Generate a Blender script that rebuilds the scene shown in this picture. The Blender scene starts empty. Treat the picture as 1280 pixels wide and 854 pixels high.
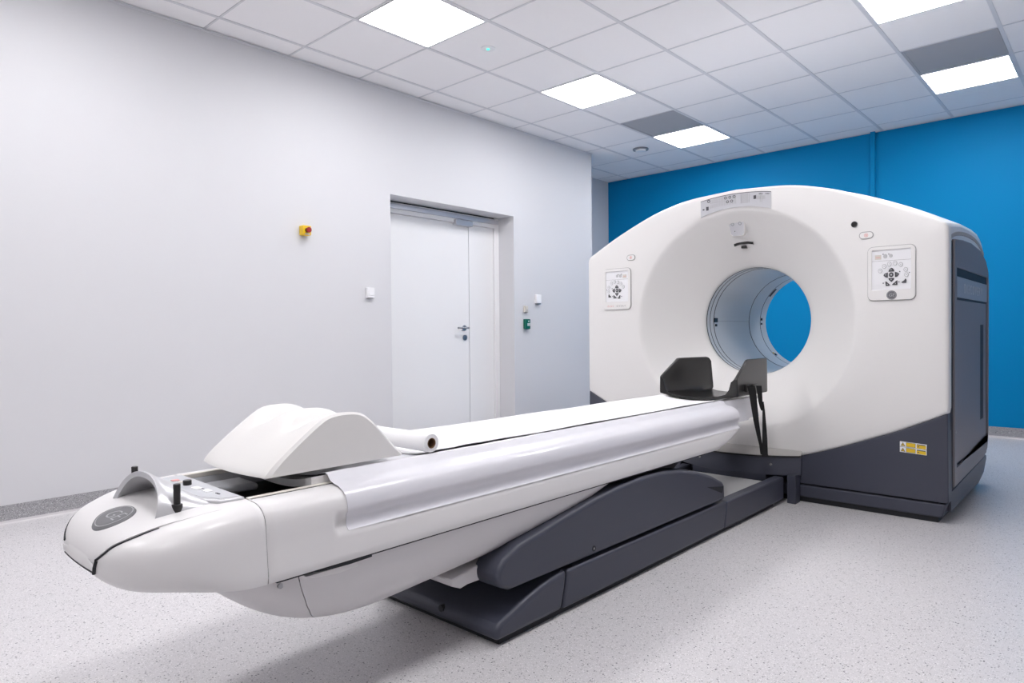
import bpy, bmesh, math, random
from mathutils import Vector, Matrix
random.seed(4)
PI = math.pi
S = bpy.context.scene
COL = S.collection

# ------------------------------------------------------------------ materials
def mat(name, col, rough=.5, metal=0, coat=0, emis=None, es=1, spec=.5, bump=None):
    m = bpy.data.materials.new(name); m.use_nodes = True
    nt = m.node_tree; b = nt.nodes['Principled BSDF']
    b.inputs['Base Color'].default_value = (*col, 1)
    b.inputs['Roughness'].default_value = rough
    b.inputs['Metallic'].default_value = metal
    b.inputs['Coat Weight'].default_value = coat
    b.inputs['Specular IOR Level'].default_value = spec
    if emis:
        b.inputs['Emission Color'].default_value = (*emis, 1)
        b.inputs['Emission Strength'].default_value = es
    # fine procedural surface grain on every material
    sc, st = bump if bump else (350, .02)
    tc = nt.nodes.new('ShaderNodeTexCoord'); n = nt.nodes.new('ShaderNodeTexNoise')
    n.inputs['Scale'].default_value = sc
    bp = nt.nodes.new('ShaderNodeBump'); bp.inputs['Strength'].default_value = st
    bp.inputs['Distance'].default_value = .002
    nt.links.new(tc.outputs['Object'], n.inputs['Vector'])
    nt.links.new(n.outputs['Fac'], bp.inputs['Height'])
    nt.links.new(bp.outputs['Normal'], b.inputs['Normal'])
    return m

def speckle(name, base, dark, light, scale, rough, thr=(.30, .36), spec=.5, mix=1.0):
    m = mat(name, base, rough, spec=spec); nt = m.node_tree; b = nt.nodes['Principled BSDF']
    tc = nt.nodes.new('ShaderNodeTexCoord')
    def layer(sc, lo, hi, col, prev, w):
        v = nt.nodes.new('ShaderNodeTexVoronoi'); v.inputs['Scale'].default_value = sc
        nt.links.new(tc.outputs['Object'], v.inputs['Vector'])
        sp = nt.nodes.new('ShaderNodeSeparateColor'); nt.links.new(v.outputs['Color'], sp.inputs[0])
        r = nt.nodes.new('ShaderNodeMapRange'); r.inputs[1].default_value = lo; r.inputs[2].default_value = hi
        nt.links.new(sp.outputs[0], r.inputs[0])
        # round chips: fade with distance from the cell centre
        d = nt.nodes.new('ShaderNodeMapRange'); d.inputs[1].default_value = .42; d.inputs[2].default_value = .30
        nt.links.new(v.outputs['Distance'], d.inputs[0])
        mu = nt.nodes.new('ShaderNodeMath'); mu.operation = 'MULTIPLY'
        nt.links.new(r.outputs[0], mu.inputs[0]); nt.links.new(d.outputs[0], mu.inputs[1])
        m2 = nt.nodes.new('ShaderNodeMath'); m2.operation = 'MULTIPLY'; m2.inputs[1].default_value = w
        nt.links.new(mu.outputs[0], m2.inputs[0])
        mx = nt.nodes.new('ShaderNodeMix'); mx.data_type = 'RGBA'
        nt.links.new(m2.outputs[0], mx.inputs['Factor'])
        if prev is None: mx.inputs['A'].default_value = (*base, 1)
        else: nt.links.new(prev, mx.inputs['A'])
        mx.inputs['B'].default_value = (*col, 1)
        return mx.outputs['Result']
    p = layer(scale, .55, .75, [c*.62 for c in base], None, mix)
    p = layer(scale*1.37, .6, .8, light, p, mix)
    p = layer(scale*.8, .90, .94, dark, p, mix)
    nt.links.new(p, b.inputs['Base Color'])
    return m

M = {}
M['wall'] = mat('wall_paint', (.69, .69, .712), .55, bump=(120, .05))
M['rearwall'] = mat('grey_wall_paint', (.68, .665, .67), .6, bump=(120, .05))
M['blue'] = mat('blue_paint', (.0, .235, .52), .55, spec=.12, bump=(120, .05))
M['ceil'] = mat('ceiling_tile', (.97, .955, .965), .9, bump=(260, .25))
M['tbar'] = mat('ceiling_bar', (.74, .74, .77), .5)
M['vent'] = mat('vent_tile', (.42, .425, .45), .8, bump=(200, .4))
M['floor'] = speckle('floor_vinyl', (.635, .618, .63), (.11, .11, .13), (.88, .86, .88), 165, .34, spec=.45, mix=1.0)
M['skirt'] = speckle('skirting_vinyl', (.37, .365, .38), (.02, .02, .03), (.66, .66, .68), 130, .5)
M['cove'] = mat('cove_strip', (.68, .66, .67), .5)
M['door'] = mat('door_white', (.86, .86, .87), .4)
M['alu'] = mat('aluminium', (.62, .62, .65), .35, .7)
M['steel'] = mat('steel', (.35, .35, .36), .3, .9)
M['gantry'] = mat('gantry_white', (.84, .825, .81), .33, coat=.15, bump=(60, .01))
M['hood'] = mat('hood_white', (.79, .78, .78), .33, coat=.15)
M['bore'] = mat('bore_liner', (.72, .74, .76), .3, bump=(60, .01))
M['slate'] = mat('slate_plastic', (.052, .056, .080), .42, bump=(500, .06))
M['slate2'] = mat('slate_plastic_light', (.215, .205, .225), .45, bump=(500, .06))
M['dark'] = mat('dark_gap', (.012, .013, .018), .6)
M['black'] = mat('black_plastic', (.012, .011, .011), .28, bump=(300, .02))
M['strap'] = mat('black_webbing', (.012, .012, .013), .8, bump=(900, .4))
M['tablew'] = mat('table_white', (.79, .775, .775), .32, coat=.1, bump=(40, .01))
M['tub'] = mat('tub_white', (.72, .70, .71), .38, bump=(40, .01))
M['cream'] = mat('cream_rail', (.78, .74, .68), .4)
M['silver'] = mat('silver_plastic', (.62, .62, .64), .32, .35)
M['grey'] = mat('grey_panel', (.55, .56, .59), .4)
M['logo'] = mat('badge_grey', (.17, .17, .18), .4)
M['logolt'] = mat('badge_mark', (.45, .45, .47), .4)
M['film'] = mat('plastic_film', (.745, .74, .785), .34, 0, coat=.3, bump=(14, .25))
M['paper'] = mat('paper_white', (.84, .84, .85), .8, bump=(25, .15))
M['pillow'] = mat('vinyl_cushion', (.80, .785, .765), .4, coat=.25, bump=(22, .12))
M['card'] = mat('cardboard', (.20, .115, .06), .85)
M['yellow'] = mat('yellow_plastic', (.85, .55, .01), .4)
M['red'] = mat('red_plastic', (.30, .01, .015), .35)
M['redmark'] = mat('red_mark', (.75, .35, .33), .5)
M['green'] = mat('green_plastic', (.0, .13, .085), .35)
M['white'] = mat('white_plastic', (.88, .88, .90), .35)
M['beige'] = mat('beige_plastic', (.68, .64, .58), .4)
M['key'] = mat('key_dark', (.07, .07, .08), .45)
M['keyl'] = mat('key_light', (.55, .55, .56), .45)
M['seam'] = mat('seam_grey', (.40, .39, .39), .6)
M['plate'] = mat('pale_plate', (.50, .50, .50), .5)
M['apron'] = mat('apron_top', (.42, .405, .39), .45)
M['dispback'] = mat('display_strip', (.56, .56, .59), .4)
M['labelblue'] = mat('label_panel', (.32, .35, .41), .4)
M['stick'] = mat('sticker_yellow', (.78, .52, .02), .5)
M['lamp'] = mat('lamp_diffuser', (1, 1, 1), .5, emis=(1.0, .985, 1.0), es=11)
M['led'] = mat('green_led', (.1, .8, .6), .5, emis=(.1, 1, .7), es=.7)
M['lens'] = mat('lens_grey', (.35, .36, .38), .2)

# ------------------------------------------------------------------ helpers
def obj(name, me, m, parent=None, smooth=None):
    o = bpy.data.objects.new(name, me); COL.objects.link(o)
    me.name = name
    if m is not None: me.materials.append(M[m])
    if parent is not None: o.parent = parent
    if smooth is not None: sm(me, smooth)
    return o
def sm(me, ang):
    bm = bmesh.new(); bm.from_mesh(me)
    for f in bm.faces: f.smooth = True
    a = math.radians(ang)
    for e in bm.edges:
        e.smooth = not (len(e.link_faces) != 2 or e.calc_face_angle(0) > a)
    bm.to_mesh(me); bm.free()
def fin(bm, name, m, parent=None, smooth=None, bevel=0, seg=2, norm=True):
    if norm: bmesh.ops.recalc_face_normals(bm, faces=bm.faces)
    me = bpy.data.meshes.new(name); bm.to_mesh(me); bm.free()
    o = obj(name, me, m, parent, smooth)
    if bevel:
        md = o.modifiers.new('b', 'BEVEL'); md.width = bevel; md.segments = seg
        md.limit_method = 'ANGLE'; md.angle_limit = math.radians(35); md.harden_normals = False
        if smooth is None:
            sm(me, 35)
    return o
def empty(name, loc, label, cat, group=None):
    o = bpy.data.objects.new(name, None); COL.objects.link(o); o.location = loc
    o.empty_display_size = .1
    tag(o, label, cat, group); bpy.context.view_layer.update()
    return o
def tag(o, label, cat, group=None):
    o['label'] = label; o['category'] = cat
    if group: o['group'] = group
def struct(o): o['kind'] = 'structure'; return o
def settle(root):
    """children are modelled in world space: keep them there under their root"""
    bpy.context.view_layer.update()
    inv = Matrix.Translation(root.location).inverted()
    for c in root.children: c.matrix_parent_inverse = inv
def box(bm, x0, x1, y0, y1, z0, z1):
    vs = [bm.verts.new(p) for p in ((x0,y0,z0),(x1,y0,z0),(x1,y1,z0),(x0,y1,z0),(x0,y0,z1),(x1,y0,z1),(x1,y1,z1),(x0,y1,z1))]
    for f in ((0,3,2,1),(4,5,6,7),(0,1,5,4),(1,2,6,5),(2,3,7,6),(3,0,4,7)): bm.faces.new([vs[i] for i in f])
def bx(name, m, parent, x0, x1, y0, y1, z0, z1, bevel=0, seg=2):
    bm = bmesh.new(); box(bm, x0, x1, y0, y1, z0, z1)
    return fin(bm, name, m, parent, bevel=bevel, seg=seg)
def prism(bm, pts, axis, a, b, holes=()):
    """polygon (2-D) extruded along axis from a to b, optional holes"""
    def P(p, t):
        if axis == 'x': return (t, p[0], p[1])
        if axis == 'y': return (p[0], t, p[1])
        return (p[0], p[1], t)
    loops = [pts] + list(holes)
    for t in (a, b):
        es = []
        for lp in loops:
            vs = [bm.verts.new(P(p, t)) for p in lp]
            es += [bm.edges.new((vs[i], vs[(i+1) % len(vs)])) for i in range(len(vs))]
        if len(loops) == 1: bmesh.ops.contextual_create(bm, geom=es)
        else: bmesh.ops.triangle_fill(bm, edges=es, use_beauty=True)
    for lp in loops:
        n = len(lp)
        for i in range(n):
            q = [bm.verts.new(P(lp[i], a)), bm.verts.new(P(lp[(i+1)%n], a)), bm.verts.new(P(lp[(i+1)%n], b)), bm.verts.new(P(lp[i], b))]
            bm.faces.new(q)
    bmesh.ops.remove_doubles(bm, verts=bm.verts, dist=1e-5)
def pr(name, m, parent, pts, axis, a, b, holes=(), bevel=0, seg=2, smooth=35):
    bm = bmesh.new(); prism(bm, pts, axis, a, b, holes)
    return fin(bm, name, m, parent, smooth=smooth, bevel=bevel, seg=seg)
def rrect(x0, x1, y0, y1, r, n=5):
    out = []
    for cx, cy, a0 in ((x1-r, y0+r, -90), (x1-r, y1-r, 0), (x0+r, y1-r, 90), (x0+r, y0+r, 180)):
        for i in range(n+1):
            a = math.radians(a0 + 90*i/n); out.append((cx+r*math.cos(a), cy+r*math.sin(a)))
    return out
def circ(cx, cy, rx, ry=None, n=24):
    ry = ry or rx
    return [(cx+rx*math.cos(2*PI*i/n), cy+ry*math.sin(2*PI*i/n)) for i in range(n)]
def cyl(bm, p, q, r, r2=None, n=20):
    p, q = Vector(p), Vector(q); r2 = r if r2 is None else r2
    d = (q-p).normalized(); a = d.orthogonal().normalized(); b = d.cross(a)
    A = [bm.verts.new(p + (a*math.cos(2*PI*i/n)+b*math.sin(2*PI*i/n))*r) for i in range(n)]
    B = [bm.verts.new(q + (a*math.cos(2*PI*i/n)+b*math.sin(2*PI*i/n))*r2) for i in range(n)]
    bm.faces.new(A[::-1]); bm.faces.new(B)
    for i in range(n): bm.faces.new((A[i], A[(i+1)%n], B[(i+1)%n], B[i]))
def cy(name, m, parent, p, q, r, r2=None, n=20, bevel=0):
    bm = bmesh.new(); cyl(bm, p, q, r, r2, n); return fin(bm, name, m, parent, smooth=40, bevel=bevel)
def grid(bm, rows, closed_u=False, closed_v=False):
    V = [[bm.verts.new(p) for p in r] for r in rows]
    nr, nc = len(V), len(V[0])
    for i in range(nr if closed_v else nr-1):
        for j in range(nc if closed_u else nc-1):
            q = [V[i][j], V[i][(j+1)%nc], V[(i+1)%nr][(j+1)%nc], V[(i+1)%nr][j]]
            try: bm.faces.new(q)
            except ValueError: pass
    return V
def tube(bm, pts, r, n=10, flat=1.0, r2=None):
    pts = [Vector(p) for p in pts]; rows = []
    up = Vector((0, 0, 1)); prev = None
    for i, p in enumerate(pts):
        d = (pts[min(i+1, len(pts)-1)] - pts[max(i-1, 0)]).normalized()
        a = prev - d*prev.dot(d) if prev is not None else d.orthogonal()
        a.normalize(); b = d.cross(a); prev = a; rr = r if r2 is None else r+(r2-r)*i/(len(pts)-1)
        rows.append([p + a*math.cos(2*PI*k/n)*rr + b*math.sin(2*PI*k/n)*rr*flat for k in range(n)])
    V = grid(bm, rows, closed_u=True)
    bm.faces.new(V[0][::-1]); bm.faces.new(V[-1])
def interp(tab, x):
    if x <= tab[0][0]: return tab[0][1]
    for (a, fa), (b, fb) in zip(tab, tab[1:]):
        if x <= b: return fa + (fb-fa)*(x-a)/(b-a)
    return tab[-1][1]
def cr(tab, n=12):
    """Catmull-Rom through 2-D points"""
    P = [tab[0]] + list(tab) + [tab[-1]]; out = []
    for i in range(1, len(P)-2):
        for k in range(n):
            t = k/n; r = []
            for d in range(2):
                a, b, c, e = P[i-1][d], P[i][d], P[i+1][d], P[i+2][d]
                r.append(.5*((2*b)+(-a+c)*t+(2*a-5*b+4*c-e)*t*t+(-a+3*b-3*c+e)*t**3))
            out.append(tuple(r))
    out.append(tuple(tab[-1])); return out
def sstep(a, b, x):
    t = min(1, max(0, (x-a)/(b-a))); return t*t*(3-2*t)
def text(name, s, m, parent, size, mtx, depth=.0006, spacing=1.0, shear=0):
    c = bpy.data.curves.new('t', 'FONT'); c.body = s; c.size = size; c.extrude = depth
    c.align_x = 'CENTER'; c.align_y = 'CENTER'; c.space_character = spacing; c.shear = shear
    o = bpy.data.objects.new('t', c); COL.objects.link(o)
    bpy.context.view_layer.update()
    dg = bpy.context.evaluated_depsgraph_get()
    me = bpy.data.meshes.new_from_object(o.evaluated_get(dg))
    bpy.data.objects.remove(o); me.transform(mtx)
    me.materials.clear()
    return obj(name, me, m, parent)
# frame whose local x,y lie on a wall facing -y (text reads left to right along +x)
def on_front(x, y, z): return Matrix.Translation((x, y, z)) @ Matrix.Rotation(PI/2, 4, 'X')
def on_side(x, y, z): return Matrix.Translation((x, y, z)) @ Matrix.Rotation(PI/2, 4, 'Z') @ Matrix.Rotation(PI/2, 4, 'X')

# ------------------------------------------------------------------ room
CH = 3.013; YB = 7.565; XR = 6.6; YN = -2.8
GX, GY = .2302, 1.917
D0, D1, DT = 3.411, 4.911, 2.15        # door opening
bm = bmesh.new(); box(bm, -.9, XR+.2, YN-.2, YB+.2, -.1, 0)
struct(fin(bm, 'floor', 'floor'))
bm = bmesh.new()
box(bm, -.9, 0, YN-.2, D0, 0, CH); box(bm, -.9, 0, D1, 6.222, 0, CH); box(bm, -.9, 0, D0, D1, DT, CH)
box(bm, -.9, -.3, D0, D1, 0, DT)
box(bm, -.9, -.69, 6.222, YB+.2, 0, CH)
struct(fin(bm, 'wall_left', 'wall'))
bm = bmesh.new(); box(bm, -.69, XR+.2, YB, YB+.2, 0, CH); struct(fin(bm, 'wall_back', 'blue'))
bm = bmesh.new(); box(bm, XR, XR+.2, YN-.2, YB, 0, CH); struct(fin(bm, 'wall_right', 'rearwall'))
bm = bmesh.new(); box(bm, 0, XR, YN-.2, YN, 0, CH); struct(fin(bm, 'wall_front', 'rearwall'))
# cable duct on the blue wall
bm = bmesh.new(); box(bm, 2.522, 2.566, YB-.03, YB, .1, CH); struct(fin(bm, 'trim_1', 'blue', bevel=.003))
# coved vinyl skirting
def skirt(name, x0, x1, y0, y1):
    bm = bmesh.new(); box(bm, x0, x1, y0, y1, .0, .1); return struct(fin(bm, name, 'skirt', bevel=.003))
bm = bmesh.new(); box(bm, 0, .006, YN, D0, .016, .1); box(bm, 0, .006, D1, 6.222, .016, .1); box(bm, -.69, -.684, 6.222, YB, .016, .1)
struct(fin(bm, 'baseboard_left', 'skirt'))
bm = bmesh.new(); box(bm, -.684, XR, YB-.006, YB, .016, .1); struct(fin(bm, 'baseboard_back', 'skirt'))
bm = bmesh.new(); box(bm, XR-.006, XR, YN, YB, .016, .1); struct(fin(bm, 'baseboard_right', 'skirt'))
bm = bmesh.new()
for (xa, xb, ya, yb) in ((0, .02, YN, D0), (0, .02, D1, 6.222)):
    prism(bm, [(xa, 0), (xb, 0), (xa+.008, .006), (xa+.006, .018), (xa, .018)], 'y', ya, yb)
prism(bm, [(YB, 0), (YB-.02, 0), (YB-.008, .006), (YB-.006, .018), (YB, .018)], 'x', -.684, XR)
struct(fin(bm, 'trim_2', 'cove'))

# ceiling: lay-in tiles on a T-bar grid, 600 mm
lit = {(i, j) for i in (1, 5) for j in (-5, -2, 1, 4, 7)}
vents = {(i, 6) for i in (1, 5)}
xs = [-.9] + [GX+.6*i for i in range(-1, 11)] + [XR+.2]
ys = [YN-.2] + [GY+.6*j for j in range(-7, 10)] + [YB+.2]
bm = bmesh.new()
for a in range(len(xs)-1):
    for b in range(len(ys)-1):
        i, j = a-2, b-8
        cell = (a-2, b-8)
        if cell in lit or cell in vents: continue
        g = .009
        box(bm, xs[a]+g, xs[a+1]-g, ys[b]+g, ys[b+1]-g, CH-.002, CH+.02)
box(bm, -.9, XR+.2, YN-.2, YB+.2, CH+.02, CH+.06)
struct(fin(bm, 'ceiling', 'ceil'))
bm = bmesh.new()
for x in xs[1:-1]: box(bm, x-.012, x+.012, YN, YB, CH-.006, CH+.015)
for y in ys[1:-1]: box(bm, -.69, XR, y-.007, y+.007, CH-.004, CH+.015)
struct(fin(bm, 'trim_3', 'tbar'))
bm = bmesh.new()
box(bm, 0, .018, YN, 6.222, CH-.009, CH-.006); box(bm, 0, .003, YN, 6.222, CH-.02, CH-.006)
box(bm, -.69, XR, YB-.018, YB, CH-.009, CH-.006)
struct(fin(bm, 'trim_4', 'tbar'))
bm = bmesh.new()
for (i, j) in sorted(vents):
    x, y = GX+.6*i, GY+.6*j
    box(bm, x+.02, x+.58, y+.016, y+.584, CH-.003, CH+.02)
vo = fin(bm, 'tmp', 'vent'); bpy.data.objects.remove(vo)
def ceiling_light(i, j, label, grp=None):
    x, y = GX+.6*i, GY+.6*j
    r = empty('ceiling_light', (x+.3, y+.3, CH-.006), label, 'ceiling light', grp)
    pr('frame', 'white', r, rrect(x+.013, x+.587, y+.010, y+.590, .004, 1), 'z', CH-.0075, CH+.018, [rrect(x+.022, x+.578, y+.018, y+.582, .004, 1)[::-1]])
    bx('diffuser', 'lamp', r, x+.022, x+.578, y+.018, y+.582, CH-.006, CH+.018)
    settle(r)
names = {(1,1): 'square lit ceiling panel nearest the left wall, largest in view', (1,4): 'square lit ceiling panel between the large near panel and the grey vent, above the door',
 (1,7): 'small lit ceiling panel behind the grey vent, nearest the scanner top', (5,4): 'lit ceiling panel cut off by the top edge of the photo',
 (5,7): 'lit ceiling panel at the upper right beside the larger grey vent tile'}
for c in sorted(lit):
    ceiling_light(c[0], c[1], names.get(c, 'lit ceiling panel out of view behind or beside the camera'), None if c in names else 'ceiling panels out of view')
for k, (i, j) in enumerate(sorted(vents)):
    x, y = GX+.6*i, GY+.6*j
    lb = ['smaller grey vent tile in the ceiling, between two lit panels left of the scanner top', 'larger grey vent tile in the ceiling at the upper right'][k]
    v = empty('ceiling_vent', (x+.3, y+.3, CH-.004), lb, 'ceiling vent')
    pr('frame', 'vent', v, rrect(x+.014, x+.586, y+.010, y+.590, .003, 1), 'z', CH-.006, CH+.018, [rrect(x+.03, x+.57, y+.026, y+.574, .003, 1)[::-1]])
    bx('grille', 'vent', v, x+.03, x+.57, y+.026, y+.574, CH-.003, CH+.018)
    settle(v)
# ceiling speaker / detector
r = empty('smoke_detector', (.507, 6.44, CH), 'small round detector in the ceiling tile near the blue wall', 'smoke detector')
pr('ring', 'steel', r, circ(.507, 6.44, .085, n=32), 'z', CH-.016, CH-.002, [circ(.507, 6.44, .058, n=32)[::-1]])
pr('cap', 'white', r, circ(.507, 6.44, .056, n=32), 'z', CH-.03, CH-.002, bevel=.004)
settle(r)
r = empty('indicator_lamp', (1.132, 3.415, CH), 'tiny green glowing indicator in a ceiling tile above the door', 'indicator lamp')
pr('mount', 'white', r, circ(1.132, 3.415, .05, n=28), 'z', CH-.007, CH-.002)
pr('lens', 'led', r, circ(1.132, 3.415, .011, n=16), 'z', CH-.012, CH-.006)
settle(r)

# ------------------------------------------------------------------ door (structure) in its deep reveal
dx = -.2
r = bpy.data.objects.new('door_1', None); COL.objects.link(r); r.location = (dx, 4.16, 0); r['kind'] = 'structure'
bm = bmesh.new()
box(bm, dx-.1, dx, D0, D0+.07, 0, DT); box(bm, dx-.1, dx, D1-.062, D1, 0, DT); box(bm, dx-.1, dx, D0+.07, D1-.062, 2.045, DT-.012)
fin(bm, 'door_frame', 'door', r, bevel=.004)
bx('head_gap', 'dark', r, dx-.09, dx-.01, D0, D1, DT-.012, DT-.001)
o = bx('door_leaf', 'door', r, dx-.07, dx-.022, D0+.072, 4.506, .008, 2.043, bevel=.002)
o2 = bx('door_leaf', 'door', r, dx-.07, dx-.022, 4.513, D1-.064, .008, 2.043, bevel=.002)
bx('leaf_gap', 'dark', r, dx-.065, dx-.03, 4.506, 4.513, .01, 2.04)
bx('guide_rail', 'alu', r, dx-.001, dx+.016, D0+.01, D1-.02, 2.082, 2.125, bevel=.003)
bx('door_closer', 'alu', r, dx-.02, dx+.03, 4.30, 4.52, 2.022, 2.072, bevel=.004)
bm = bmesh.new()
cyl(bm, (dx-.022, 4.44, 1.054), (dx+.035, 4.44, 1.054), .009); cyl(bm, (dx+.035, 4.45, 1.054), (dx+.035, 4.31, 1.054), .0095)
cyl(bm, (dx-.023, 4.44, 1.054), (dx-.014, 4.44, 1.054), .026)
fin(bm, 'door_handle', 'steel', r, smooth=40)
bm = bmesh.new(); cyl(bm, (dx-.023, 4.445, .962), (dx-.012, 4.445, .962), .026); box(bm, dx-.014, dx-.008, 4.441, 4.449, .945, .965)
fin(bm, 'key_plate', 'steel', r, smooth=40)
settle(r)

# ------------------------------------------------------------------ small things on the left wall
r = empty('emergency_button', (0, 2.618, 1.764), 'small yellow box with red mushroom button on the left wall', 'emergency button')
bx('box', 'yellow', r, 0, .055, 2.585, 2.652, 1.73, 1.80, bevel=.005)
cy('collar', 'black', r, (.055, 2.619, 1.766), (.064, 2.619, 1.766), .018)
cy('red_button', 'red', r, (.062, 2.619, 1.766), (.083, 2.619, 1.766), .016, .021, bevel=.003)
bx('label', 'beige', r, .0545, .0556, 2.60, 2.64, 1.733, 1.743)
settle(r)
def wallbox(name, y, z, w, h, d, m, label, cat, extra):
    r = empty(name, (0, y, z), label, cat)
    bx('housing', m, r, 0, d, y-w/2, y+w/2, z-h/2, z+h/2, bevel=.005)
    extra(r); settle(r)
def e1(r):
    bx('cover', 'white', r, .028, .034, 3.168, 3.222, 1.312, 1.366, bevel=.002)
    bx('lower_slot', 'steel', r, .002, .02, 3.165, 3.215, 1.288, 1.293)
wallbox('wall_sensor', 3.192, 1.334, .07, .082, .03, 'white', 'white square sensor box on the wall left of the double door', 'wall sensor', e1)
def e2(r): bx('sensor_strip', 'steel', r, .002, .03, 5.225, 5.28, 1.293, 1.301)
wallbox('wall_sensor', 5.255, 1.346, .075, .09, .034, 'white', 'taller white sensor box on the wall right of the door, above the green box', 'wall sensor', e2)
def e3(r): bx('rocker', 'beige', r, .022, .026, 5.052, 5.088, 1.222, 1.262, bevel=.001); bx('indicator', 'steel', r, .0255, .0275, 5.07, 5.085, 1.225, 1.231)
wallbox('light_switch', 5.07, 1.24, .05, .066, .022, 'beige', 'little cream switch directly above the green box', 'switch', e3)
def e4(r):
    bx('white_label', 'white', r, .0348, .036, 5.068, 5.105, 1.072, 1.098)
    cy('button', 'white', r, (.034, 5.085, 1.118), (.038, 5.085, 1.118), .007)
    bm = bmesh.new()
    for z in (1.078, 1.085, 1.092): box(bm, .0358, .0366, 5.073, 5.10, z-.0012, z+.0012)
    fin(bm, 'label_text', 'key', r)
wallbox('emergency_call_point', 5.078, 1.09, .072, .1, .035, 'green', 'green door release box on the wall beside the door', 'door release', e4)

# ------------------------------------------------------------------ scanner gantry
X0, ZC, YF = 2.66, 1.07, 4.03
HW = 1.128
half = [(0, 1.885), (.3, 1.866), (.48, 1.83), (.65, 1.775), (.89, 1.67), (HW-.015, 1.552)]
arch = cr(half, 10)
lowhalf = cr([(0, .205), (.39, .270), (.81, .425), (1.0, .51), (HW-.005, .572)], 8)
def outline():
    R = arch + [(HW, 1.53), (HW, 1.2), (HW, .9), (HW, .6)] + lowhalf[::-1]
    return R
Rh = outline()
full = Rh + [(-u, z) for (u, z) in Rh[::-1][1:-1]]
def radius(th):
    """distance from the bore axis to the outline along direction th (0 = up, clockwise)"""
    dxx, dz = math.sin(th), math.cos(th); best = None
    n = len(full)
    for i in range(n):
        (ax, az), (bx_, bz) = full[i], full[(i+1) % n]
        ax2, az2, ex, ez = ax, az-ZC, bx_-ax, bz-az
        den = dxx*ez - dz*ex
        if abs(den) < 1e-12: continue
        t = (ax2*ez - az2*ex)/den
        s = (ax2*dz - az2*dxx)/den
        if t > 0 and -1e-6 <= s <= 1+1e-6:
            best = t if best is None else min(best, t)
    return best
NA = 384
# angles: uniform plus the exact outline corners
ths = [2*PI*k/NA for k in range(NA)]
for c in (full[len(arch)-1], (HW, .6), (HW-.005, .572)):
    for sgn in (1, -1):
        a = math.atan2(sgn*c[0], c[1]-ZC) % (2*PI)
        k = min(range(NA), key=lambda q: abs(ths[q]-a)); ths[k] = a
RAD = [radius(t) for t in ths]
cone = [(.350, 4.345), (.351, 4.336), (.356, 4.325), (.368, 4.310), (.395, 4.287), (.44, 4.250), (.50, 4.201), (.56, 4.151), (.61, 4.107), (.65, 4.070), (.675, 4.048), (.69, 4.037), (.705, 4.0315)]
g = empty('scanner_gantry', (X0, YF+.6, 0), 'large white ring-shaped scanner with slate grey base standing before the blue wall', 'medical scanner')
rows = []
for (rr, y) in cone: rows.append([(X0+rr*math.sin(t), y, ZC+rr*math.cos(t)) for t in ths])
for (f, off, y) in ((.3, 0, 4.030), (.7, 0, 4.030), (1, -.022, 4.031), (1, -.010, 4.034), (1, -.003, 4.041), (1, 0, 4.052), (1, 0, 4.105), (1, -.02, 4.107)):
    rows.append([(X0+(.705+(R+off-.705)*f)*math.sin(t), y, ZC+(.705+(R+off-.705)*f)*math.cos(t)) for t, R in zip(ths, RAD)])
bm = bmesh.new(); grid(bm, rows, closed_u=True)
fin(bm, 'front_cover', 'gantry', g, smooth=50)
# hood behind the front cover
def ring_at(y, lift, inset):
    out = []
    for (u, z) in arch: out.append((u*(1-inset*.4), z+lift-inset*.6))
    out += [(HW-.008-inset*.3, 1.53+lift-inset*.6), (HW-.008-inset*.3, 1.2), (HW-.008-inset*.3, .6)]
    fl = out[::-1] + [(-u, z) for (u, z) in out[1:]]
    return [(X0+u, y, z) for (u, z) in fl]
bm = bmesh.new()
rows = [ring_at(y, l, i) for (y, l, i) in ((4.107, -.01, .03), (4.112, .0, .0), (4.2, .012, 0), (4.45, .036, 0), (4.8, .042, 0), (5.0, .034, 0), (5.12, .018, .004), (5.2, -.01, .012), (5.26, -.05, .03), (5.31, -.1, .06), (5.34, -.16, .1))]
V = grid(bm, rows)
fin(bm, 'hood', 'hood', g, smooth=50)
rec = cr([(4.13, 1.496), (4.3, 1.530), (4.6, 1.553), (4.9, 1.548), (5.1, 1.520), (5.20, 1.485)], 4)
for sg in (1, -1):
    a_, b_ = sorted((X0+sg*(HW-.012), X0+sg*(HW-.0045)))
    pr('hood_recess', 'seam', g, [(y, z-.022) for y, z in rec] + [(y, z) for y, z in rec[::-1]], 'x', a_, b_, bevel=.002)
# rear cover with the bore hole
rows = []
for (rr, y) in ((.352, 5.376), (.37, 5.38), (.6, 5.37), (.705, 5.36)): rows.append([(X0+rr*math.sin(t), y, ZC+rr*math.cos(t)) for t in ths])
for (off, y) in ((-.05, 5.352), (-.14, 5.345) ,):
    pass
rows.append([(X0+max(.71, R-.09)*math.sin(t), 5.35, ZC+max(.71, R-.09)*math.cos(t)) for t, R in zip(ths, RAD)])
rows.append([(X0+max(.71, R-.09)*math.sin(t), 5.25, ZC+max(.71, R-.09)*math.cos(t)) for t, R in zip(ths, RAD)])
bm = bmesh.new(); grid(bm, rows, closed_u=True); fin(bm, 'rear_cover', 'hood', g, smooth=50)
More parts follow.
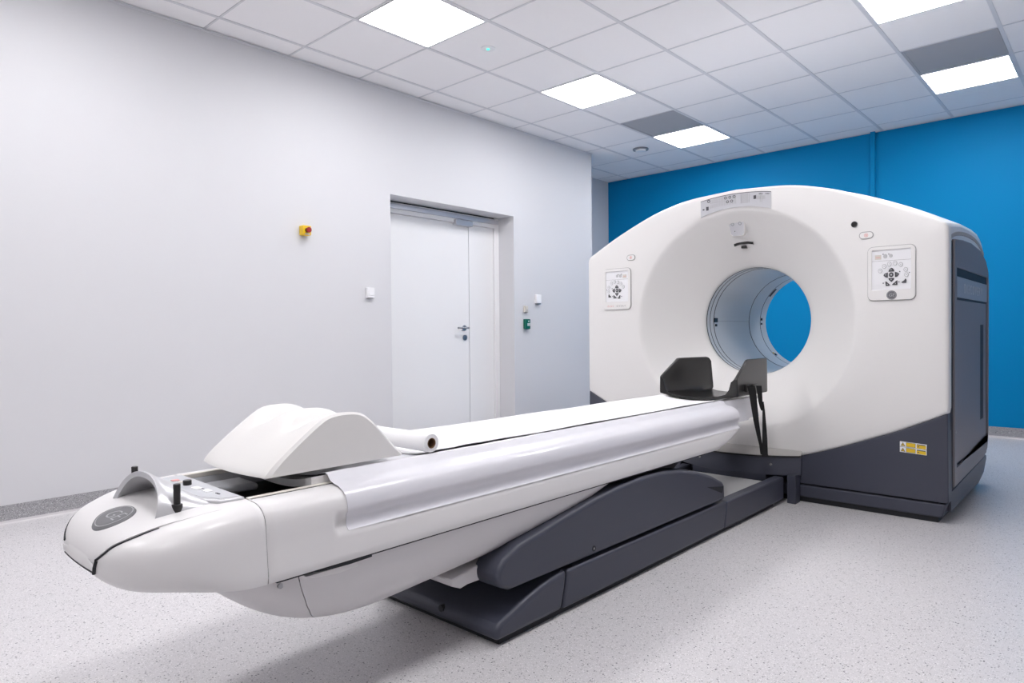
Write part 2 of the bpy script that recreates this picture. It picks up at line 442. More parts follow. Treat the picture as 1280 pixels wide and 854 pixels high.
# bore
bm = bmesh.new()
cs = [(math.sin(2*PI*k/96), math.cos(2*PI*k/96)) for k in range(96)]
grid(bm, [[(X0+.3495*a, y, ZC+.3495*b) for a, b in cs] for y in (4.343, 4.6, 4.9, 5.05, 5.2, 5.376)], closed_u=True)
bl = fin(bm, 'bore_liner', 'bore', g, smooth=60)
def band(name, y0, y1, m, rad=.3488):
    bm = bmesh.new()
    grid(bm, [[(X0+q*a, y, ZC+q*b) for a, b in cs] for (y, q) in ((y0, .3496), (y0, rad), (y1, rad), (y1, .3496))], closed_u=True)
    return fin(bm, name, m, bl, smooth=30)
for y0, w in ((4.345, .009), (4.394, .007), (4.452, .008), (5.048, .008), (5.262, .007)): band('seam_ring', y0, y0+w, 'dark')
band('scintillator_strip', 5.062, 5.255, 'bore', .3475)
def on_bore(name, ang, y, w, d, m, h=.006):
    bm = bmesh.new(); box(bm, -w/2, w/2, -d/2, d/2, -h, .001)
    a = math.radians(ang)
    # local z points outwards to the liner
    R = Matrix.Translation((X0+.3485*math.sin(a), y, ZC+.3485*math.cos(a))) @ Matrix.Rotation(a, 4, 'Y')
    bm.transform(R); return fin(bm, name, m, bl)
on_bore('laser_window', -88, 4.48, .03, .05, 'black'); on_bore('laser_window', -94, 4.485, .016, .02, 'black')
on_bore('laser_window', -86, 5.285, .02, .02, 'black'); on_bore('laser_window', -92, 5.285, .014, .016, 'black')
on_bore('laser_window', -48, 5.29, .075, .02, 'key'); on_bore('laser_window', -137, 5.29, .02, .02, 'black')
on_bore('bore_label', -134, 5.285, .016, .016, 'stick', .002)
on_bore('liner_seam', -89, 4.78, .002, .53, 'seam', .001)
# lower front cover in slate
poly = [(X0-HW, .11)] + [(X0-u, z+.002) for (u, z) in lowhalf[::-1]][0:] + [(X0+u, z+.002) for (u, z) in lowhalf][1:] + [(X0+HW, .11)]
pr('base_cover', 'slate', g, poly[::-1], 'y', 4.036, 4.13, bevel=.009, seg=3)
pr('plinth', 'slate', g, [(X0-HW+.01, .03), (X0+HW-.03, .03), (X0+HW-.012, .102), (X0-HW+.01, .102)], 'y', 4.042, 4.2, bevel=.008, seg=3)
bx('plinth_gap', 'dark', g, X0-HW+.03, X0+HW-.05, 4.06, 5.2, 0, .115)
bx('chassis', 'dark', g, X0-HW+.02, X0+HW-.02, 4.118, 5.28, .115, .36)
# sides
for sgn in (1, -1):
    def X(d): return X0 + sgn*(HW+d)
    a, b = sorted((X(-.02), X(-.004)))
    pr('side_frame', 'dark', g, [(4.108, .16), (5.30, .2), (5.33, .3), (5.33, 1.30), (5.27, 1.42), (5.0, 1.478), (4.68, 1.492), (4.2, 1.476), (4.108, 1.462)], 'x', a, b)
    a, b = sorted((X(-.018), X(.006)))
    arc = [(4.165, .172), (5.15, .195), (5.27, .23), (5.315, .33), (5.335, 1.28), (5.30, 1.38), (5.2, 1.44), (5.0, 1.486), (4.68, 1.502), (4.4, 1.495), (4.165, 1.478)]
    so = pr('side_cover', 'slate2', g, arc, 'x', a, b, [[(4.225, .27), (4.225, 1.335), (5.295, 1.335), (5.295, .27)]], bevel=.005)
    a, b = sorted((X(-.019), X(-.001)))
    leaf = pr('side_door', 'slate2', so, [(4.262, .285), (5.262, .285), (5.262, 1.163), (4.262, 1.163)], 'x', a, b, [[(5.035, .44), (5.035, 1.03), (5.165, 1.03), (5.165, .44)]], bevel=.003)
    a, b = sorted((X(-.019), X(.001)))
    lab = bx('label_panel', 'labelblue', so, a, b, 4.262, 5.285, 1.176, 1.288, bevel=.002)
    if sgn > 0:
        text('lettering', 'DISCOVERY', 'grey', lab, .075, on_side(X(.0015), 4.775, 1.228), spacing=1.75)
    a, b = sorted((X(-.03), X(-.004)))
    pr('side_skirt', 'slate', g, [(4.12, .05), (5.0, .05), (5.2, .085), (5.31, .16), (5.30, .185), (4.12, .155)], 'x', a, b, bevel=.004)
    a, b = sorted((X(-.05), X(-.034)))
    cy('screw', 'steel', so, (X(.005), 4.195, .46), (X(.008), 4.195, .46), .006)

# control panels (keypad, bezel, keys)
def control_panel(cx, mir, emblem):
    x0, x1, z0, z1 = cx-.113, cx+.113, 1.164, 1.452
    b = pr('control_panel', 'seam', g, rrect(x0-.003, x1+.003, z0-.003, z1+.003, .028), 'y', 4.0275, 4.033)
    pr('bezel', 'gantry', b, rrect(x0, x1, z0, z1, .026), 'y', 4.0205, 4.033, [rrect(cx-.094, cx+.094, 1.219, 1.434, .004, 2)[::-1]], bevel=.002)
    pr('keypad', 'white', b, rrect(cx-.094, cx+.094, 1.219, 1.434, .004, 2), 'y', 4.0262, 4.0285)
    def P(cx_, cy_): return (cx + mir*(-.094+(cx_-200)/460*.188), 1.434-(cy_-215)/440*.215)
    def key(pts, m, name='key', a=4.0232, e=4.0265):
        q = [P(*p) for p in pts]
        if mir < 0: q = q[::-1]
        return pr(name, m, b, q, 'y', a, e)
    key([(200, 336), (660, 336), (660, 333), (200, 333)], 'seam', 'divider', 4.0258)
    def disc(x, y, r, m, nm='key'): return key([(x+r*math.cos(2*PI*k/16), y+r*1.0*math.sin(2*PI*k/16)) for k in range(16)], m, nm)
    for (x, y) in ((300, 443), (348, 396), (408, 373), (475, 367), (541, 386), (598, 443), (606, 500)):
        disc(x, y, 25, 'keyl'); 
        q = [P(x+18*math.cos(2*PI*k/16), y+18*math.sin(2*PI*k/16)) for k in range(16)]
        pr('key_cap', 'white', b, q if mir > 0 else q[::-1], 'y', 4.0226, 4.0234)
        key([(x-6, y-6), (x+6, y-6), (x+6, y+5), (x-6, y+5)], 'keyl', 'key_mark', 4.0222, 4.0228)
    disc(430, 492, 27, 'key'); key([(422, 484), (440, 484), (440, 500), (422, 500)], 'keyl', 'key_mark', 4.0224, 4.0234)
    disc(360, 285, 24, 'keyl'); disc(425, 284, 20, 'keyl')
    disc(335, 262, 6, 'key', 'status_dot'); disc(402, 264, 6, 'key', 'status_dot')
    disc(528, 462, 6, 'key', 'status_dot'); disc(336, 580, 6, 'key', 'status_dot'); disc(520, 574, 6, 'key', 'status_dot'); disc(640, 478, 5, 'key', 'status_dot')
    key([(398, 458), (404, 438), (420, 422), (434, 416), (448, 422), (463, 438), (467, 458)], 'key')
    key([(398, 528), (467, 528), (460, 548), (432, 572), (404, 548)], 'key')
    key([(390, 465), (390, 522), (368, 520), (350, 508), (340, 494), (350, 478)], 'key')
    key([(474, 462), (474, 520), (496, 518), (514, 502), (522, 490), (514, 476)], 'key')
    key([(362, 562), (375, 566), (418, 604), (400, 612), (366, 612)], 'key')
    key([(502, 556), (502, 606), (445, 604), (440, 598), (488, 562)], 'key')
    key([(596, 540), (606, 560), (604, 588), (552, 588), (552, 576), (580, 560)], 'key')
    for (x, y) in ((430, 440), (430, 545), (366, 492), (498, 490), (385, 595), (480, 590)):
        key([(x-8, y-6), (x+8, y-6), (x, y+7)], 'keyl', 'key_mark', 4.0224, 4.0234)
    key([(236, 268), (312, 268), (312, 318), (236, 318)], 'beige', 'sticker', 4.0255)
    key([(246, 292), (300, 292), (300, 298), (246, 298)], 'redmark', 'sticker_line', 4.0250)
    if emblem:
        e = pr('emblem', 'logo', b, circ(cx+.003, 1.190, .024, n=32), 'y', 4.0175, 4.021)
        pr('emblem_rim', 'logolt', b, circ(cx+.003, 1.190, .0215, n=32), 'y', 4.0170, 4.0178, [circ(cx+.003, 1.190, .0200, n=32)[::-1]])
        text('monogram', 'GE', 'logolt', b, .024, on_front(cx+.003, 4.0172, 1.190), shear=.25)
    else:
        text('red_lettering', 'DISC', 'redmark', b, .0165, on_front(cx-.05, 4.0202, 1.187), spacing=1.7)
        text('grey_lettering', 'OVERY', 'seam', b, .0165, on_front(cx+.036, 4.0202, 1.187), spacing=1.7)
    return b
control_panel(3.5285, 1, True)
control_panel(1.790, -1, False)
for (cx, w) in ((3.406, .036), (1.906, .034)):
    o = pr('indicator', 'seam', g, rrect(cx-w, cx+w, 1.502, 1.542, .0195), 'y', 4.0265, 4.032)
    pr('indicator_lens', 'gantry', o, rrect(cx-w+.004, cx+w-.004, 1.506, 1.538, .0155), 'y', 4.0250, 4.031)
    pr('indicator_mark', 'redmark', o, circ(cx, 1.522, .010), 'y', 4.0245, 4.026, [circ(cx, 1.522, .0078)[::-1]])
    pr('indicator_mark', 'redmark', o, [(cx-.003, 1.517), (cx+.003, 1.517), (cx+.003, 1.527), (cx-.003, 1.527)], 'y', 4.0245, 4.026)
o = cy('microphone', 'black', g, (3.346, 4.032, 1.588), (3.346, 4.024, 1.588), .0155)
pr('rim', 'lens', o, circ(3.346, 1.588, .017), 'y', 4.0245, 4.032, [circ(3.346, 1.588, .0145)[::-1]])
# display strip over the cone
top = [(2.432+(2.886-2.432)*k/16,) for k in range(17)]
top = [(x, 1.858-.38*((x-X0)**2)) for (x,) in top]
bot = [(x, ZC+math.sqrt(.703**2-(x-X0)**2)) for (x, _) in top]
ds = pr('display_strip', 'dispback', g, bot + top[::-1], 'y', 4.0275, 4.033)
bm = bmesh.new(); 
grid(bm, [[(x, 4.0262, z) for (x, z) in top], [(x, 4.0262, z-.0035) for (x, z) in top]])
fin(bm, 'painted_shadow_line', 'key', ds)  # flat dark strip, painted-in shadow line below the strip's top rim
bm = bmesh.new()
def tz(x): return interp([(a, b) for a, b in top], x)
def tick(x, dz, w, h):
    z = tz(x)-dz; box(bm, x-w/2, x+w/2, 4.0262, 4.0276, z-h/2, z+h/2)
for k in range(34):
    x = 2.50+k*.0052
    if k % 2 == 0: tick(x, .022, .0013, .024); tick(x, .052, .0013, .022)
for x in (2.70, 2.752, 2.82, 2.83): tick(x, .036, .0014, .058)
tick(2.58, .037, .17, .0012)
for k in range(9): tick(2.80+k*.006, .036, .0013, .022)
for k in range(8): tick(2.70+k*.006, .036, .0011, .060)
fin(bm, 'graduation', 'seam', ds)
bm = bmesh.new()
def ringm(x, dz, r):
    z = tz(x)-dz; prism(bm, circ(x, z, r, n=12), 'y', 4.0258, 4.0276, [circ(x, z, r*.62, n=12)[::-1]])
for x, dz in ((2.60, .018), (2.628, .018), (2.656, .018), (2.613, .044), (2.640, .044)): ringm(x, dz, .0090)
tick(2.787, .034, .016, .022); 
fin(bm, 'pictogram', 'key', ds)
bm = bmesh.new()
tick(2.478, .058, .017, .024); tick(2.452, .058, .012, .008); ringm(2.487, .014, .010)
for x in (2.815, 2.823, 2.831, 2.856, 2.864, 2.872): tick(x, .014, .005, .006)
fin(bm, 'dark_mark', 'key', ds)
# camera plate and slot on the cone
def cone_frame(x, rr, kk=.5, tw=1):
    y = interp(cone, rr)
    dz = x-X0; z = ZC+math.sqrt(rr*rr-dz*dz)
    a = math.atan2(dz, z-ZC)*tw
    nrm = Vector((-math.sin(a)*kk, -1, -math.cos(a)*kk)).normalized()
    xa = Vector((math.cos(a), 0, -math.sin(a))); ya = nrm.cross(xa)
    return Matrix(((xa.x, ya.x, nrm.x, x), (xa.y, ya.y, nrm.y, y), (xa.z, ya.z, nrm.z, z), (0, 0, 0, 1)))
def on_cone(name, m, pts, F, z0, z1, parent=g, bevel=0, holes=()):
    bm = bmesh.new(); prism(bm, pts, 'z', z0, z1, holes); bm.transform(F)
    return fin(bm, name, m, parent, smooth=35, bevel=bevel)
F = cone_frame(2.636, .598, .35, 0)
trap = [(-.030, -.058), (.030, -.058), (.042, -.045), (.050, .032), (.042, .046), (-.042, .046), (-.050, .032), (-.042, -.045)]
cp = on_cone('camera_plate', 'gantry', [(x*1.14, y*1.14) for x, y in trap], F, -.06, .010, bevel=.006)
on_cone('plate_face', 'dispback', trap, F, .0, .0108, cp)
for x in (-.025, .024): on_cone('window', 'lens', circ(x, .018, .011), F, .0, .0118, cp); on_cone('window_rim', 'grey', circ(x, .018, .006), F, .0, .0124, cp)
on_cone('pinhole', 'black', circ(-.016, -.028, .003), F, .0, .0118, cp)
F = cone_frame(2.640, .492, 0, 0)
sl = on_cone('scan_slot', 'black', cr([(-.060, -.009), (-.03, -.002), (.0, .000), (.03, -.001), (.060, -.006)], 3) + [(.063, .008), (.03, .015), (0, .017), (-.03, .014), (-.063, .006)], F, -.09, .012)
on_cone('sensor', 'black', [(-.014, -.026), (.014, -.026), (.014, -.010), (-.014, -.010)], F, -.09, .010, sl)
# warning labels on the base cover
for k, zt in enumerate((.4105, .3815)):
    def T(p): return (3.567+p[0], zt+p[1]-.05*p[0])
    o = pr('warning_label', 'white', g, [T(p) for p in ((0, -.027), (.124, -.027), (.124, 0), (0, 0))], 'y', 4.0322, 4.0345)
    pr('yellow_panel', 'stick', o, [T(p) for p in ((.031, -.0235), (.072, -.0235), (.072, -.0035), (.031, -.0035))], 'y', 4.0316, 4.033)
    pr('panel_border', 'key', o, [T(p) for p in ((.0295, -.025), (.0735, -.025), (.0735, -.002), (.0295, -.002))], 'y', 4.0319, 4.033)
    pr('yellow_panel', 'stick', o, [T(p) for p in ((.078, -.0255), (.121, -.0255), (.121, -.0080), (.078, -.0080))], 'y', 4.0316, 4.033)
    pr('dark_line', 'key', o, [T(p) for p in ((.079, -.0085), (.119, -.0085), (.119, -.0040), (.079, -.0040))], 'y', 4.0314, 4.033)
    pr('dark_line', 'key', o, [T(p) for p in ((.083, -.019), (.090, -.019), (.090, -.014), (.083, -.014))], 'y', 4.0314, 4.033)
    pr('triangle', 'key', o, [T(p) for p in ((.003, -.0235), (.026, -.0235), (.0145, -.0035))], 'y', 4.0317, 4.033)
    pr('triangle_fill', 'stick', o, [T(p) for p in ((.0065, -.0215), (.0225, -.0215), (.0145, -.0075))], 'y', 4.0314, 4.033)
    pr('symbol', 'key', o, [T(p) for p in ((.0125, -.0195), (.0165, -.0195), (.0165, -.0135), (.0125, -.0135))], 'y', 4.0311, 4.033)
settle(g)
for c in g.children:
    pass

# docking apron between gantry and table
def bow(x): return 3.845+.155*((x-X0)/.4)**2
a = empty('docking_step', (X0, 3.95, 0), 'slate docking step with pale top at the foot of the scanner opening', 'docking step')
xsb = [2.26+.8*k/24 for k in range(25)]
pl = [(x, bow(x)) for x in xsb] + [(3.06, 4.028), (2.26, 4.028)]
pl2 = [(x, bow(x)+.012) for x in xsb] + [(3.06, 4.028), (2.26, 4.028)]
pr('step_body', 'slate', a, pl2, 'z', .158, .266, bevel=.004)
pr('step_foot', 'slate', a, [(x, bow(x)+.012) for x in xsb if 2.41 < x < 2.91] + [(2.91, 4.028), (2.41, 4.028)], 'z', 0, .16)
pr('rubber_edge', 'black', a, pl, 'z', .266, .275, bevel=.002)
bm = bmesh.new()
rows = [[(x, bow(x)+.004, .276) for x in xsb], [(x, min(bow(x)+.01, 4.02), .281) for x in xsb], [(x, 4.028, .300) for x in xsb], [(x, 4.028, .275) for x in xsb]]
grid(bm, rows); fin(bm, 'step_top', 'apron', a, smooth=40)
for x in (2.49, 2.92): cy('screw', 'steel', a, (x, bow(x)+.014, .222), (x, bow(x)+.008, .222), .007)
bx('corner_post', 'slate', a, 3.0, 3.05, 3.955, 4.028, .0, .165, bevel=.004)
bx('corner_post', 'slate', a, 2.27, 2.32, 3.955, 4.028, .0, .165, bevel=.004)
settle(a)

# ------------------------------------------------------------------ patient table
t = empty('patient_table', (X0, 2.2, 0), 'long white motorised patient table on slate base in front of the scanner', 'patient table')
prof = [(.206, .550), (.206, .603), (.212, .605), (.236, .6045), (.258, .602), (.277, .595), (.290, .584), (.298, .571), (.3015, .556), (.3025, .545), (.3035, .535), (.304, .52), (.3045, .506), (.306, .496), (.307, .48), (.309, .46), (.311, .44), (.312, .424), (.309, .4195), (.20, .4195), (0, .4195)]
def side_pt(k, y):
    u, z = prof[k]
    gd = sstep(.955, .972, y) * math.exp(-((z-.520)/.019)**4) * .013
    bl = sstep(1.0, 1.3, y) * math.exp(-((z-.517)/.03)**2) * .004
    return u-gd-bl, z
def yend(z): return interp([(.42, 3.14), (.45, 3.30), (.48, 3.41), (.52, 3.45), (.58, 3.43), (.62, 3.41)], z)
ysb = [.7738, .7748, .80, .87, .93] + [.945+.005*k for k in range(12)] + [1.02, 1.06, 1.1, 1.2, 1.3, 1.6, 2.0, 2.4, 2.8, 3.0]
bm = bmesh.new(); rows = []
for n_, y in enumerate(ysb):
    ins = .001 if n_ == 0 else 0
    R = [(X0+side_pt(k, y)[0]-ins*(k > 1), y, side_pt(k, y)[1]) for k in range(len(prof))]
    rows.append(R)
for f, ins in ((.5, 0), (.8, 0), (.9, .002), (.95, .008), (.98, .018), (1.0, .04), (1.0, .1)):
    R = []
    for k in range(len(prof)):
        u, z = side_pt(k, 3.0)
        R.append((X0+max(u-ins, min(u, .18)), 3.0+(yend(z)-3.0)*f, z))
    rows.append(R)
grid(bm, rows)
for v in list(bm.verts): pass
geom = bm.verts[:] + bm.edges[:] + bm.faces[:]
dup = bmesh.ops.duplicate(bm, geom=geom)
for v in [e for e in dup['geom'] if isinstance(e, bmesh.types.BMVert)]: v.co.x = 2*X0-v.co.x
bmesh.ops.remove_doubles(bm, verts=bm.verts, dist=1e-5)
fin(bm, 'side_shell', 'tablew', t, smooth=45)
bx('end_block', 'tablew', t, X0-.2, X0+.2, 3.2, 3.40, .43, .585, bevel=.02)
bx('channel', 'black', t, X0-.206, X0+.206, .785, 3.35, .545, .556)
bx('channel_end', 'black', t, X0-.206, X0+.206, .780, .787, .55, .592)
pr('roller_guide', 'grey', t, [(2.50, .80), (2.60, .80), (2.62, .93), (2.50, .93)], 'z', .562, .585, bevel=.01, seg=3)
for s in (1, -1):
    a_, b_ = sorted((X0+s*.197, X0+s*.213)); bx('slide_rail', 'cream', t, a_, b_, .775, 3.3, .594, .608, bevel=.002)
    a_, b_ = sorted((X0+s*.2135, X0+s*.2165)); bx('rail_gap', 'dark', t, a_, b_, .78, 3.3, .60, .6056)
pr('seam_gap', 'dark', t, [(X0-.305, .797), (X0+.305, .797), (X0+.305, 3.1), (X0-.305, 3.1)], 'z', .4145, .4205)
for s in (1, -1):
    q_ = [(X0+s*.2045, .603), (X0+s*.170, .557), (X0+s*.2045, .557)]
    pr('channel_wall', 'grey', t, q_ if s > 0 else q_[::-1], 'y', .788, 1.3)
# nose
def wn(y):
    q = max(0, min(1, (.772-y)/.308)); return .311*(1-q**3.2)**(1/3.2)
zt_tab = cr([(.464, .503), (.470, .520), (.480, .537), (.495, .553), (.52, .567), (.56, .580), (.61, .592), (.68, .601), (.775, .605)], 4)
zb_tab = cr([(.464, .492), (.470, .474), (.480, .462), (.50, .447), (.53, .437), (.60, .430), (.68, .424), (.775, .4195)], 4)
BODY = [(0, .605), (.08, .605), (.15, .605)] + [(u, z) for (u, z) in prof[2:19]] + [(.15, .4195), (0, .4195)]
def resample(P, n):
    L = [0]
    for a_, b_ in zip(P, P[1:]): L.append(L[-1] + math.hypot(b_[0]-a_[0], b_[1]-a_[1]))
    out = []
    for k in range(n+1):
        d = L[-1]*k/n
        for i_ in range(len(P)-1):
            if d <= L[i_+1]+1e-9:
                t_ = (d-L[i_])/max(L[i_+1]-L[i_], 1e-9); out.append((P[i_][0]+(P[i_+1][0]-P[i_][0])*t_, P[i_][1]+(P[i_+1][1]-P[i_][1])*t_)); break
    return out
NHALF = 40
BODYR = resample(BODY, NHALF)
def superell(w, zt, zb, nt=4.2, nb=3.4):
    zm = zb + (zt-zb)*.42; P = []
    for k in range(121):
        th = PI*k/120; sn, c = math.sin(th), math.cos(th)
        n = nt if c > 0 else nb; h = (zt-zm) if c > 0 else (zm-zb)
        P.append((w*abs(sn)**(2/n), zm+h*math.copysign(abs(c)**(2/n), c)))
    return resample(P, NHALF)
_rc = {}
def half_ring(y):
    if y in _rc: return _rc[y]
    w = wn(y); zt, zb = interp(zt_tab, y), interp(zb_tab, y)
    B = [(u*w/.311, zb+(z-.4195)/(.605-.4195)*(zt-zb)) for u, z in BODYR]
    E_ = superell(w, zt, zb)
    m_ = 1-sstep(.50, .74, y)
    _rc[y] = [(b_[0]*(1-m_)+e_[0]*m_, b_[1]*(1-m_)+e_[1]*m_) for b_, e_ in zip(B, E_)]
    return _rc[y]
def nose_top(u, y):
    R = half_ring(y); u = abs(u)
    for (a_, za), (b_, zb_) in zip(R, R[1:]):
        if b_ >= u and b_ > a_: return za+(zb_-za)*(u-a_)/(b_-a_)
        if b_ < a_: break
    return max(R)[1]
ysn = [.464+.3077*(1-math.cos(PI/2*k/39))**1.15 for k in range(40)]
bm = bmesh.new(); rows = []
for y in ysn:
    H = half_ring(y)
    rows.append([(X0+u, y, z) for u, z in H] + [(X0-u, y, z) for u, z in H[::-1][1:-1]])
last = rows[-1]; rows.append([(X0+(p[0]-X0)*.996, .7732, .52+(p[2]-.52)*.994) for p in last])
V = grid(bm, rows, closed_u=True)
bmesh.ops.remove_doubles(bm, verts=bm.verts, dist=1e-5)
fin(bm, 'nose_cover', 'tablew', t, smooth=60)
# lid of the nose, a raised skin with a black shadow slot
def lid_u(y): return interp([(.464, .102), (.468, .108), (.472, .125), (.478, .139), (.486, .150), (.496, .162), (.51, .176), (.53, .188), (.55, .196), (.57, .204), (.59, .211), (.62, .222), (.7, .24)], y)
def lidrow(y, off, grow=0):
    m_ = min(lid_u(y)+grow, wn(y)*.94); R = []
    for k in range(25):
        u = -m_+2*m_*k/24; R.append((X0+u, y, nose_top(u, y)+off))
    return R
yl = [.464+(.70-.464)*(k/34)**1.9 for k in range(35)]
bm = bmesh.new(); rows = []
top0 = lidrow(yl[1], .004)
ul = [(p[0]-X0)/max(abs(top0[0][0]-X0), 1e-6) for p in top0]
rows.append([(X0+.112*k_, .4632+.004*k_*k_, .484) for k_ in ul])
rows.append([(X0+.114*k_, .4602+.004*k_*k_, .490) for k_ in ul])
rows.append([(X0+.118*k_, .4600+.004*k_*k_, .503) for k_ in ul])
for i, y in enumerate(yl[2:]):
    rows.append(lidrow(y, .0035*(1-sstep(.56, .64, y))+.0004))
grid(bm, rows)
lid = fin(bm, 'nose_lid', 'tablew', t, smooth=60)
md = lid.modifiers.new('s', 'SOLIDIFY'); md.thickness = .003; md.offset = -1
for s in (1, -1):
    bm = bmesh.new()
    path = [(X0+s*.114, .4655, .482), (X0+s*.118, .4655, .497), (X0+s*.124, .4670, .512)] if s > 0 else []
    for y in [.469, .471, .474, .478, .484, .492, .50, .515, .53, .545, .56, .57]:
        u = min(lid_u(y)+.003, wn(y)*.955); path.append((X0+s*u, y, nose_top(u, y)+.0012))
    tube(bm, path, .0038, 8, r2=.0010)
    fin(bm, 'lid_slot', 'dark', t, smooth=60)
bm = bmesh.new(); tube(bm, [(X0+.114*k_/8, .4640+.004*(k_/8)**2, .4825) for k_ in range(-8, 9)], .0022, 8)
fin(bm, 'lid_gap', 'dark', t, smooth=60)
# oval emblem on the lid
def lidpt(x, y, off=.006):
    return Vector((x, y, nose_top(x-X0, y)+off))
ec = (2.678, .537)
def onlid(pts, off): return [lidpt(ec[0]+a_, ec[1]+b_, off) for a_, b_ in pts]
bm = bmesh.new()
cen = bm.verts.new(lidpt(*ec, .0085)); ra = []
for f, off in ((.55, .0085), (1.0, .0080), (1.06, .0040)):
    ra.append([bm.verts.new(p) for p in onlid([(.060*f*math.cos(2*PI*k/40), .042*f*math.sin(2*PI*k/40)) for k in range(40)], off)])
for k in range(40): bm.faces.new((cen, ra[0][k], ra[0][(k+1)%40]))
for a_, b_ in ((0, 1), (1, 2)):
    for k in range(40): bm.faces.new((ra[a_][k], ra[b_][k], ra[b_][(k+1)%40], ra[a_][(k+1)%40]))
em = fin(bm, 'emblem', 'logo', t, smooth=60)
c = bpy.data.curves.new('t', 'FONT'); c.body = 'GE'; c.size = .054; c.align_x = 'CENTER'; c.align_y = 'CENTER'; c.shear = .3; c.offset = -.0006
to = bpy.data.objects.new('t', c); COL.objects.link(to); bpy.context.view_layer.update()
me = bpy.data.meshes.new_from_object(to.evaluated_get(bpy.context.evaluated_depsgraph_get())); bpy.data.objects.remove(to)
bm = bmesh.new(); bm.from_mesh(me); bmesh.ops.subdivide_edges(bm, edges=bm.edges, cuts=1)
for v in bm.verts: v.co = lidpt(ec[0]+v.co.x*1.0, ec[1]+v.co.y*.85, .0092)
bm.to_mesh(me); bm.free(); me.materials.clear(); obj('monogram', me, 'logolt', em)
bm = bmesh.new(); grid(bm, [onlid([(.054*f*math.cos(2*PI*k/40), .040*f*math.sin(2*PI*k/40)) for k in range(40)], .0088) for f in (.93, .98)], closed_u=True)
fin(bm, 'emblem_rim', 'logolt', em)
# handle: silver arch flaring to broad feet
bm = bmesh.new(); rows = []
NH = 36
for k in range(NH+1):
    ph = PI*k/NH; s = math.sin(ph); u = .008-.145*math.copysign(abs(math.cos(ph))**.85, math.cos(ph))
    zf = .578+.089*s**1.1; yf = .578+.030*s
    zr = .586+.044*s**1.1; yr = .722-.050*s
    R = []
    for q in range(9):
        f = q/8; cv = math.sin(PI*f)*.006+.006*math.exp(-((f-.1)/.16)**2)
        R.append((X0+u*(1+.22*f*(1-s**1.5)), yf+(yr-yf)*f, zf+(zr-zf)*f+cv))
    rows.append(R)
grid(bm, rows)
hd = fin(bm, 'grab_handle', 'silver', t, smooth=70)
md = hd.modifiers.new('s', 'SOLIDIFY'); md.thickness = .013; md.offset = -1
md = hd.modifiers.new('b', 'BEVEL'); md.width = .0055; md.segments = 3; md.limit_method = 'ANGLE'; md.angle_limit = math.radians(50)
for s in (1, -1):
    x, y = (2.812, .630) if s > 0 else (2.505, .640)
    k = pr('joystick', 'black', t, circ(x, y, .0125, n=24), 'z', .570, .6125, bevel=.0015)
    cy('stick', 'black', k, (x, y, .585), (x, y, .660), .0075, .0082, bevel=.002)
# silver key tray
tr = pr('key_tray', 'silver', t, [(2.47, .700), (2.62, .676), (2.79, .686), (2.850, .712), (2.862, .772), (2.46, .779)], 'z', .590, .611, bevel=.005)
pr('tray_face', 'grey', tr, [(2.485, .710), (2.62, .688), (2.78, .698), (2.835, .720), (2.845, .764), (2.485, .770)], 'z', .6105, .6118)
cy('knob', 'black', tr, (2.62, .73, .611), (2.62, .73, .625), .011, bevel=.002)
for (x, y, m_, w) in ((2.54, .73, 'redmark', .010), (2.575, .735, 'beige', .012), (2.68, .73, 'white', .018), (2.73, .735, 'white', .018)):
    pr('tray_key', m_, tr, rrect(x-w, x+w, y-.009, y+.009, .002, 1), 'z', .6115, .6135)
pr('tray_mark', 'key', tr, rrect(2.772, 2.792, .737, .742, .001, 1), 'z', .6115, .6130)
pr('tray_mark', 'key', tr, rrect(2.70, 2.712, .733, .737, .001, 1), 'z', .6133, .6140)
# cradle: shallow trough that slides into the bore
def ctop(u): return .604+.024*(abs(u)/.2)**2.4
us = [-.2+.4*k/20 for k in range(21)]
bm = bmesh.new(); rows = []
for y in (.955, .96, 1.5, 2.2, 3.0, 3.5, 3.95, 3.985):
    w_ = 1 if y < 3.96 else .93
    rows.append([(X0+u*w_, y, ctop(u)) for u in us] + [(X0+u*w_, y, ctop(u)-.02) for u in us[::-1]])
V = grid(bm, rows, closed_u=True); bm.faces.new(V[0]); bm.faces.new(V[-1])
fin(bm, 'cradle', 'tablew', t, smooth=45)
# lower tub
tub_tab = cr([(.705, .412), (.735, .368), (.77, .332), (.84, .280), (.92, .243), (1.02, .218), (1.1, .211), (1.16, .211), (1.40, .227), (1.7, .253), (1.92, .292), (2.08, .335), (2.16, .372), (2.21, .412)], 5)
def tubrow(y, x_=0):
    zb = min(interp(tub_tab, y), .4125); d = .413-zb; R = []
    q_ = max(0, (1.0-y)/.32); wt = .297*(1-min(1, q_)**2.3)**.5
    for k in range(37):
        th = -PI/2+PI*k/36; s, c_ = math.sin(th), math.cos(th)
        n = 3.3
        u = (wt+x_)*math.copysign(abs(s)**(2/n), s)*(1-.06*(abs(c_)**1.5)*(1 if d > .02 else .3))
        z = .413-(d+x_*.5)*abs(c_)**(2/n)
        R.append((X0+u, y, z))
    return R
def tub_part(name, ya, yb, n, m_):
    bm = bmesh.new(); rows = []
    for k in range(n+1):
        q = k/n; rows.append([(p[0], ya(p[2])+(yb(p[2])-ya(p[2]))*q, 0) for p in tubrow(.9)])
        rr_ = []
        for j in range(37):
            # solve so the seam follows a curve in z
            y = .9
            for it in range(14):
                p = tubrow(y)[j]; y = ya(p[2])+(yb(p[2])-ya(p[2]))*q
            rr_.append(tubrow(y)[j][:1] + (y,) + tubrow(y)[j][2:])
        rows[-1] = rr_
    grid(bm, rows); bmesh.ops.remove_doubles(bm, verts=bm.verts, dist=1e-5)
    o = fin(bm, name, m_, t, smooth=60)
    return o
